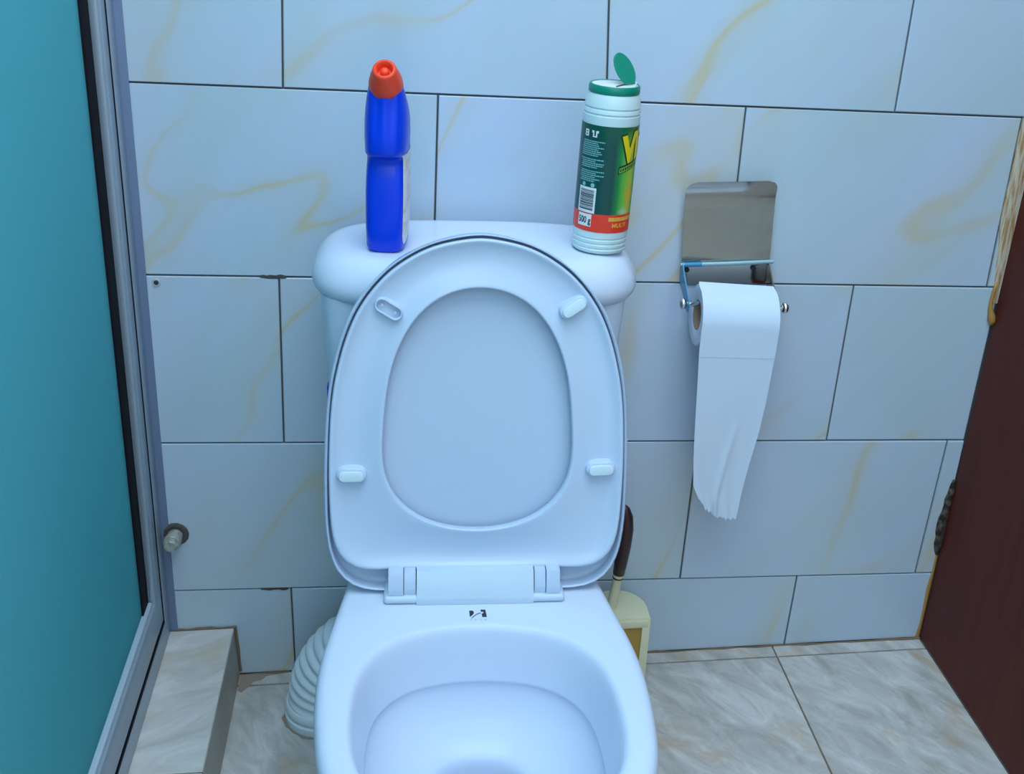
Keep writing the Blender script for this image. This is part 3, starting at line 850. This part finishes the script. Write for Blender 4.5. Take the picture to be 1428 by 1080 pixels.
def arm(x, m, mname):
    P = [(-.004, .676), (-.014, .678), (-.030, .664), (-.0615, .642), (-.0640, .634), (-.0600, .6235), (-.0510, .6225), (-.028, .638), (-.004, .650)]
    sl = -.075 if x > .6 else 0
    z_ = lambda z: z + (-.0075 if x > .6 else 0)
    r0 = [(x, y, z_(z)) for y, z in P]; r1 = [(x + .0016, y, z_(z)) for y, z in P]
    v, f = loft([r0, r1])
    o = obj('arm', v, f, m, ph, 30)
    o['label'] = mname
    return o
arm(.5205, M['film'], 'blue filmed side arm')
arm(.6440, M['steel'], 'bare steel side arm')
KL, KR = Vector((.5165, -.055, .6340)), Vector((.6570, -.055, .6235))
v, f = tube([KL, KR], .0042, 16)
rod = obj('rod', v, f, M['chrome'], ph, 40)
d = (KR - KL).normalized()
for c, sg in ((KL, -1), (KR, 1)):
    pts_ = [c - d * sg * .003 + d * sg * u for u in (0, .002, .006, .0085, .0095)]
    v, f = tube(pts_, [.0052, .0075, .0078, .0055, .002], 18)
    obj('knob', v, f, M['chrome'], rod, True)

roll = thing('toilet_roll', 'white toilet paper roll on the steel holder with torn tail', 'toilet roll', (.586, -.055, .56))
c0, c1 = Vector((.5350, -.0550, .6170)), Vector((.6390, -.0550, .6090))
axd = (c1 - c0).normalized(); ay = Vector((0, 1, 0)); az = axd.cross(ay).normalized()
Rr, Rc = .0435, .0195
nr_ = 64
L_ = (c1 - c0).length
fr_ = lambda p: c0 + axd * p[2] + ay * p[0] + az * p[1]
prof = [(Rc + .0012, .0012), (Rc + .004, 0), (Rr - .004, 0), (Rr - .0012, .0010), (Rr, .004), (Rr, L_ - .004), (Rr - .0012, L_ - .001), (Rr - .004, L_), (Rc + .004, L_), (Rc + .0012, L_ - .0012)]
ringsr = [[fr_((r_ * cos(2 * PI * j / nr_), r_ * sin(2 * PI * j / nr_), h)) for j in range(nr_)] for r_, h in prof]
ringsr.append(ringsr[0])
v, f = loft(ringsr, True, False, False)
obj('paper_coil', v, f, M['paper'], roll, 40)
prof = [(Rc, .001), (Rc + .0013, .001), (Rc + .0013, L_ - .001), (Rc, L_ - .001), (Rc, .001)]
v, f = loft([[fr_((r_ * cos(2 * PI * j / nr_), r_ * sin(2 * PI * j / nr_), h)) for j in range(nr_)] for r_, h in prof], True, False, False)
obj('core', v, f, M['card'], roll, 40)
# hanging tail: wraps the front of the roll, hangs straight, torn off in a slant
left = [(.5352, .665), (.5335, .640), (.5318, .612), (.5312, .580), (.5325, .540), (.5333, .504), (.5345, .455), (.5359, .413), (.5385, .3715), (.5480, .3510)]
right = [(.6392, .655), (.6392, .632), (.6385, .605), (.6372, .575), (.6345, .540), (.6322, .505), (.6268, .455), (.6180, .400), (.6110, .3500), (.6075, .3090)]
sheet_n = 28
def tail_y(z, zc):
    dz = (z - zc) / (Rr + .0008)
    if dz > 0: return -.055 - (Rr + .0009) * math.sqrt(max(0, 1 - min(1, dz) ** 2))
    return -.055 - (Rr + .0009) + .0035 * min(1, -dz / 5)
rows_n = 60
Lx = [p[0] for p in left]; Lz = [p[1] for p in left]; Rx = [p[0] for p in right]; Rz = [p[1] for p in right]
tz = np.linspace(0, 1, len(left)); tq = np.linspace(0, 1, rows_n)
lx, lz, rx, rz = np.interp(tq, tz, Lx), np.interp(tq, tz, Lz), np.interp(tq, tz, Rx), np.interp(tq, tz, Rz)
rj = random.Random(3)
torn = [rj.uniform(-.0035, .0035) for _ in range(sheet_n + 1)]
tv, tf_ = [], []
for i in range(rows_n):
    for j in range(sheet_n + 1):
        u = j / sheet_n
        x = lx[i] * (1 - u) + rx[i] * u
        z = lz[i] * (1 - u) + rz[i] * u
        # tear sags: the middle of the torn end follows a convex line
        b = max(0, (tq[i] - .86) / .14)
        z -= b * (.020 * sin(PI * u) * (1 - .5 * u)) - b * b * torn[j]
        zc = .617 + (x - c0.x) * (-.077)
        y = tail_y(z, zc)
        low = max(0, (.52 - z) / .2)
        wave = sin(u * 9.0 + z * 16) * .0016 * low + sin(u * 23 + z * 40) * .0010 * low ** 1.5 + .004 * low * sin(u * 4 - 1.0)
        crease = -.0045 * math.exp(-((u - .42 - (z - .30) * 1.3) / .05) ** 2) * min(1, low * 1.2) if z < .47 else 0
        y += wave + crease
        tv.append((x, y, z))
for i in range(rows_n - 1):
    for j in range(sheet_n):
        a = i * (sheet_n + 1) + j
        tf_.append((a, a + 1, a + sheet_n + 2, a + sheet_n + 1))
kk = len(tv)
tv += [(x, y + .0005, z) for x, y, z in tv]
tf_ += [tuple(kk + i for i in reversed(q_)) for q_ in tf_]
tail = obj('hanging_sheet', tv, tf_, M['paper'], roll, True)
# perforation line
zz = .5700
mb = MB()
for i in range(26):
    x0 = .5335 + i * .0040
    z0 = zz - (x0 - .585) * .06
    yv = tail_y(z0, .617 + (x0 - c0.x) * (-.077)) - .0004
    vv, ff = box((x0, yv - .0002, z0 - .0004), (x0 + .0024, yv + .0002, z0 + .0004))
    mb.add(vv, ff)
obj('perforation', mb.v, mb.f, M['ink_pale'], tail)

# ------------------------------------------------------------------ blue cleaner bottle on the cistern
LIDZ = .3750
bot = thing('cleaner_bottle', 'blue bent-neck toilet cleaner bottle with orange-red cap on cistern', 'bottle', T(-.106, -.147, LIDZ))
BYAW = rad(-6)
def Bt(x, y, z):
    xc, yc = -.1060, -.147
    xr = x * cos(BYAW) - (y - yc) * sin(BYAW); yr = x * sin(BYAW) + (y - yc) * cos(BYAW)
    return T(xc + xr + z * .012, yc + yr, LIDZ + z)
secs = [  # z, yc, half width, half depth, exponent, slope of the slice
    (.0006, -.147, .0185, .0330, 4, 0), (.0015, -.147, .0208, .0360, 4, 0), (.006, -.147, .0232, .0382, 4.2, 0), (.03, -.147, .0240, .0388, 4.5, 0), (.07, -.147, .0243, .0388, 4.5, 0),
    (.090, -.1465, .0240, .0380, 4.2, 0), (.102, -.1450, .0236, .0362, 4, 0), (.109, -.1440, .0235, .0352, 3.6, 0), (.1125, -.1455, .0238, .0370, 3.2, 0), (.1155, -.1500, .0243, .0412, 3, 0), (.1185, -.1545, .0246, .0438, 2.9, 0), (.123, -.1560, .0248, .0440, 2.8, .0),
    (.138, -.1570, .0255, .0430, 2.6, -.04), (.153, -.1590, .0254, .0385, 2.5, -.12), (.166, -.1620, .0244, .0335, 2.4, -.24), (.177, -.1665, .0226, .0280, 2.3, -.38), (.187, -.1715, .0205, .0235, 2.2, -.52), (.194, -.1760, .0186, .0205, 2.1, -.65)]
def bring_(sec_, n=64, off=0.0):
    z, yc, hw, hd, e_, sl = sec_
    return [(x, yc + y, z + sl * y) for (x, y) in superell(hw + off, hd + off, e_, n)]
ringsb = []
for s_ in secs:
    rg = bring_(s_)
    z_mid = s_[0]
    fixed = []
    for x, y, z in rg:
        # two grip hollows run down the front of the neck
        if .125 < z_mid < .20 and y < s_[1]:
            a = math.exp(-((abs(x) - .0075) / .0035) ** 2) * .0026 * min(1, (z_mid - .125) / .03)
            y += a
        fixed.append(Bt(x, y, z))
    ringsb.append(fixed)
v, f = loft(ringsb)
obj('body', v, f, M['bottle'], bot, 60)
# printed label on the right flank
lab = []
for s_ in [q_ for q_ in secs if .006 <= q_[0] <= .1135]:
    pass
lv, nlab = [], 12
zl = np.linspace(.010, .118, 20)
zs_ = [q_[0] for q_ in secs]
for z in zl:
    sec_i = [float(np.interp(z, zs_, [q_[k_] for q_ in secs])) for k_ in range(5)]
    row = []
    cut = max(0, (.022 - z) / .012)
    for i in range(nlab + 1):
        t_ = rad(-44 + 88 * i / nlab) * (1 - .25 * cut ** 2)
        hw, hd, e_ = sec_i[2] + .0004, sec_i[3] + .0004, sec_i[4]
        x = hw * abs(cos(t_)) ** (2 / e_); y = hd * abs(sin(t_)) ** (2 / e_) * (1 if t_ >= 0 else -1)
        row.append(Bt(x, sec_i[1] + y, z))
    lv.append(row)
v, f = loft(lv, False)
lb = obj('label', v, f, M['label_white'], bot, True); lb['label'] = 'white printed label on the flank'
# cap: tapered, open at the tip with a nozzle nub inside
cdir = Vector((0.02, -.70, .72))
def Cp(p):
    a = Vector((1, 0, 0)); dd = cdir.normalized(); b = dd.cross(a).normalized(); a = b.cross(dd).normalized()
    w_ = Vector((0, -.1765, .1920)) + a * p[0] + b * p[1] + dd * p[2]
    return Bt(*w_)
v, f = lathe([(.0160, -.001), (.0189, -.0005), (.0195, .001), (.0190, .009), (.0168, .019), (.0140, .0275), (.0130, .0318), (.0120, .0330), (.0098, .0332), (.0088, .0322), (.0080, .028), (.0074, .024)], Cp, 40)
capo = obj('cap', v, f, M['cap_red'], bot, 50)
v, f = lathe([(.0052, .0235), (.0048, .0290), (.0038, .0305), (.0012, .0310)], Cp, 20)
obj('nozzle', v, f, M['cap_red'], capo, 50)

# ------------------------------------------------------------------ scouring powder canister on the cistern
can_base = T(.1515, -.150, .3757)
LEAN = rad(3.7)
CZ = Vector((sin(LEAN), 0.01, cos(LEAN))).normalized()
to_cam = Vector((.156, -1.46, 0)) - Vector((.385, -.15, 0)); to_cam.z = 0
CFr = (to_cam - CZ * to_cam.dot(CZ)).normalized()
CX = CZ.cross(CFr).normalized()          # points to the viewer's right... checked below
if CX.x < 0: CX = -CX
def K(phi, r_, h): return can_base + CFr * (r_ * cos(phi)) + CX * (r_ * sin(phi)) + CZ * h
can = thing('powder_canister', 'white scouring powder canister with green label and open flip cap', 'canister', can_base)
def klathe(prof, n=64, **kw):
    return loft([[K(2 * PI * j / n, r_, h) for j in range(n)] for r_, h in prof], True, **kw)
def groove(h, r_, d=.0009): return [(r_, h - .0016), (r_ - d, h - .0006), (r_ - d, h + .0006), (r_, h + .0016)]
CR_ = .0335
prof = [(.026, 0), (.0305, .0004), (.0325, .0022)] + groove(.0065, .0332) + groove(.0125, .0334) + groove(.0185, CR_) + [(CR_, .0255), (CR_, .157)] + [(.0337, .160)] + groove(.1650, .0336, .0011) + groove(.1715, .0330, .0011) + [(.0325, .176), (.0312, .182), (.0298, .186), (.0285, .1885)]
v, f = klathe(prof)
cbody = obj('body', v, f, M['can'], can, 35)
# wrap-round label, colours by angle and height
LBR = CR_ + .0004
H0, H1, HR = .0275, .1535, .0495
nphi, nh = 96, 24
lv = []; uvs = []
for i in range(nh + 1):
    h = H0 + (H1 - H0) * i / nh
    lv.append([K(-PI + 2 * PI * j / nphi, LBR, h) for j in range(nphi + 1)])
v, f = loft(lv, False)
label_m = M['can_label'] = mat('green_red_wrap_label', (.0, .1, .08), .35)
q = NT(label_m)
at = q.n('ShaderNodeAttribute', attribute_name='wrap')
sx = q.n('ShaderNodeSeparateXYZ'); q.l(at.outputs['Vector'], sx.inputs[0])
green = q.ramp(sx.outputs[0], [(0.0, (.003, .085, .085)), (.542, (.0, .060, .050)), (.575, (.01, .22, .06)), (.605, (.12, .46, .07)), (.66, (.42, .55, .06)), (.72, (.10, .40, .06))])
top = q.math('MULTIPLY', q.ramp(sx.outputs[1], [(.80, (0, 0, 0)), (.97, (1, 1, 1))]), .85)
green = q.mix(top, green, (.0, .085, .045))
glow_v = q.math('ABSOLUTE', q.math('SUBTRACT', sx.outputs[1], .36)); glow_u = q.math('ABSOLUTE', q.math('SUBTRACT', sx.outputs[0], .665))
gl = q.math('ADD', q.math('MULTIPLY', glow_v, 4.0), q.math('MULTIPLY', glow_u, 16.0))
green = q.mix(q.ramp(gl, [(0.0, (1, 1, 1)), (.85, (0, 0, 0))]), green, (.72, .42, .02))
lum = q.math('ADD', q.math('MULTIPLY', q.math('ABSOLUTE', q.math('SUBTRACT', sx.outputs[1], .205)), 9.0), q.math('MULTIPLY', q.math('ABSOLUTE', q.math('SUBTRACT', sx.outputs[0], .625)), 12.0))
green = q.mix(q.ramp(lum, [(0.0, (.75, .75, .75)), (.6, (0, 0, 0))]), green, (.55, .62, .50))
redm = q.ramp(sx.outputs[1], [(.172, (1, 1, 1)), (.178, (0, 0, 0))])
q.l(q.mix(redm, green, (.80, .045, .022)), q.b.inputs['Base Color'])
lab_o = obj('label', v, f, label_m, can, True)
att = lab_o.data.attributes.new('wrap', 'FLOAT_VECTOR', 'POINT')
for i in range(nh + 1):
    for j in range(nphi + 1):
        att.data[i * (nphi + 1) + j].vector = (j / nphi, i / nh, 0)
lab_o['label'] = 'green and red printed wrap label'
def wrap(name, pts, faces, m, dr=.0003, fn=None):
    """flat print (arc metres along the label, height) laid on the label"""
    return obj(name, [K(a / LBR, LBR + dr, h) for a, h in pts], faces, m, lab_o)
def arc_(deg): return rad(deg) * LBR
def rect(a0, a1, h0, h1, sk=0.0, n=6):
    p = []
    for i in range(n + 1):
        a = a0 + (a1 - a0) * i / n
        p += [(a, h0 + sk * (a - a0)), (a, h1 + sk * (a - a0))]
    return p, [(2 * i, 2 * i + 2, 2 * i + 3, 2 * i + 1) for i in range(n)]
# brand lettering, dark edge behind yellow
tv_, tf2 = text_mesh('Vim', .040, .0020)
sl = 1.35
def place(vv, a0, h0, sxx=1.0, szz=1.0, rise=0.0): return [(a0 + x * sxx, h0 + y * szz + rise * x) for x, y, z in vv]
wrap('lettering', place(tv_, arc_(29.5), .1115, .80, 1.10, .22), tf2, M['yellow'], .0006)
tv_, tf2 = text_mesh('Vim', .040, .0034)
wrap('lettering_edge', place(tv_, arc_(28.5), .1110, .80, 1.12, .22), tf2, M['print_dark'], .0003)
p, f = rect(arc_(24), arc_(80), .0985, .1075, .30); wrap('banner', p, f, M['print_dark'])
p, f = rect(arc_(26), arc_(78), .1000, .1058, .30); wrap('banner_field', p, f, mat('leaf_green_print', (.22, .42, .07), .4), .0005)
mb_p, mb_f = [], []
def madd(p, f):
    k_ = len(mb_p); mb_p.extend(p); mb_f.extend([tuple(i + k_ for i in q_) for q_ in f])
for i in range(9):
    a0 = arc_(27.5 + i * 5.2); madd(*rect(a0, a0 + arc_(3.2), .1015 + (a0 - arc_(26)) * .30, .1045 + (a0 - arc_(26)) * .30, .3, 2))
wrap('banner_lettering', mb_p, mb_f, M['print_dark'], .0007)
# small print block
rt = random.Random(5)
mb_p, mb_f = [], []
for i in range(21):
    h = .1340 - i * .00232
    a = arc_(-60 + rt.uniform(0, 4)); end = arc_(-22 + rt.choice([0, 0, 0, 8, 12, 15]) + rt.uniform(-3, 3))
    if i in (8, 14): continue
    while a < end:
        L = rt.uniform(.0012, .0034)
        madd(*rect(a, min(a + L, end), h, h + .00125, 0, 1)); a += L + .0005
wrap('small_print', mb_p, mb_f, M['print_teal'])
mb_p, mb_f = [], []
# two white care symbols above it
for a0, h0 in ((-50, .1395), (-30, .1395)):
    a = arc_(a0)
    madd(*rect(a - .0030, a - .0012, h0, h0 + .0075, 0, 1)); madd(*rect(a + .0010, a + .0028, h0 + .0015, h0 + .0075, 0, 1)); madd(*rect(a - .0030, a + .0028, h0, h0 + .0014, 0, 1))
    if a0 < -40: madd(*rect(a - .003, a + .0028, h0 + .0062, h0 + .0078, 0, 1)); madd(*rect(a - .003, a + .0028, h0 + .0032, h0 + .0046, 0, 1))
    else: madd(*rect(a - .0045, a - .003, h0 + .005, h0 + .0078, 0, 1)); madd(*rect(a + .0028, a + .0045, h0 + .005, h0 + .0078, 0, 1))
wrap('care_symbol', mb_p, mb_f, M['print_white'])
def disc(a, h, r_, n=14): return [(a + r_ * cos(2 * PI * i / n), h + r_ * sin(2 * PI * i / n)) for i in range(n)], [tuple(range(n))]
mb_p, mb_f = [], []
for a0 in (-46, -25): madd(*disc(arc_(a0), .0835, .0026))
wrap('round_symbol', mb_p, mb_f, M['print_teal'])
p, f = rect(arc_(-57), arc_(-16), .0500, .0805); wrap('barcode_field', p, f, M['print_white'])
mb_p, mb_f = [], []
h = .0535
while h < .0772:
    t_ = rt.choice([.0004, .0007, .0011]); madd(*rect(arc_(-53), arc_(-20), h, h + t_, 0, 5)); h += t_ + rt.choice([.0004, .0006, .0009])
wrap('barcode', mb_p, mb_f, M['ink'], .0005)
p, f = rect(arc_(-53), arc_(-21), .0335, .0485); wrap('weight_field', p, f, M['print_white'])
tv_, tf2 = text_mesh('500 g', .0125, .0003)
wrap('weight', place(tv_, arc_(-51), .0375, .62, .85), tf2, M['ink'], .0005)
p, f = rect(arc_(14), arc_(85), .0420, .0468); wrap('yellow_bar', p, f, M['print_orange'])
tv_, tf2 = text_mesh('MULTI', .0078, .0003)
wrap('red_band_lettering', place(tv_, arc_(22), .0345, .95, .9), tf2, M['print_orange'], .0005)
# cap: green rim, white sealed top and the raised flap
v, f = klathe([(.0255, .1870), (.0292, .1877), (.0300, .1890), (.0298, .1958), (.0288, .1973), (.0268, .1971), (.0264, .1961)], n=48)
rim = obj('cap_rim', v, f, M['green'], can, 40)
v, f = klathe([(.0266, .1955), (.0266, .1966), (.010, .1967)], n=48)
obj('cap_top', v, f, M['foil'], can, 40)
top_c = lambda a, b, h=0.0: can_base + CX * a + CFr * b + CZ * (.1968 + h)      # a right, b towards viewer
def strip(a0, b0, a1, b1, wd, h):
    da, db = a1 - a0, b1 - b0; L = math.hypot(da, db); na, nb = -db / L * wd / 2, da / L * wd / 2
    P = [(a0 + na, b0 + nb), (a1 + na, b1 + nb), (a1 - na, b1 - nb), (a0 - na, b0 - nb)]
    return loft([[top_c(a, b, 0) for a, b in P], [top_c(a, b, h) for a, b in P]])
v, f = strip(.002, .019, .0140, -.004, .0020, .0009)
obj('cap_seam', v, f, M['print_dark'], can)
# flap: rounded tongue standing on the hinge at the right
hA, hB = top_c(.0130, .0060, .0002), top_c(.0240, -.0070, .0006)
fU = (CZ * .76 + CX * -.72 + CFr * .02).normalized()
hV = (hB - hA).normalized()
fN = hV.cross(fU).normalized(); fU = fN.cross(hV).normalized()
if fN.dot(CFr) < 0: fN = -fN
hc = (hA + hB) / 2
def flap_ring(sc_, off):
    out = []
    for i in range(36):
        t_ = 2 * PI * i / 36
        x, y = .0155 * cos(t_), .0205 * sin(t_)
        y = max(y, -.0188)
        out.append(hc + hV * (x * sc_) + fU * (.0195 + y * sc_) + fN * off)
    return out
v, f = loft([flap_ring(.97, .0010), flap_ring(1, .0004), flap_ring(1, -.0010), flap_ring(.96, -.0016)])
obj('cap_flap', v, f, M['green'], can, 40)
v, f = tube([top_c(.0238, .0055, .0002), top_c(.0245, .0050, .0052)], .0011, 10)
obj('flap_catch', v, f, M['can'], can, 40)
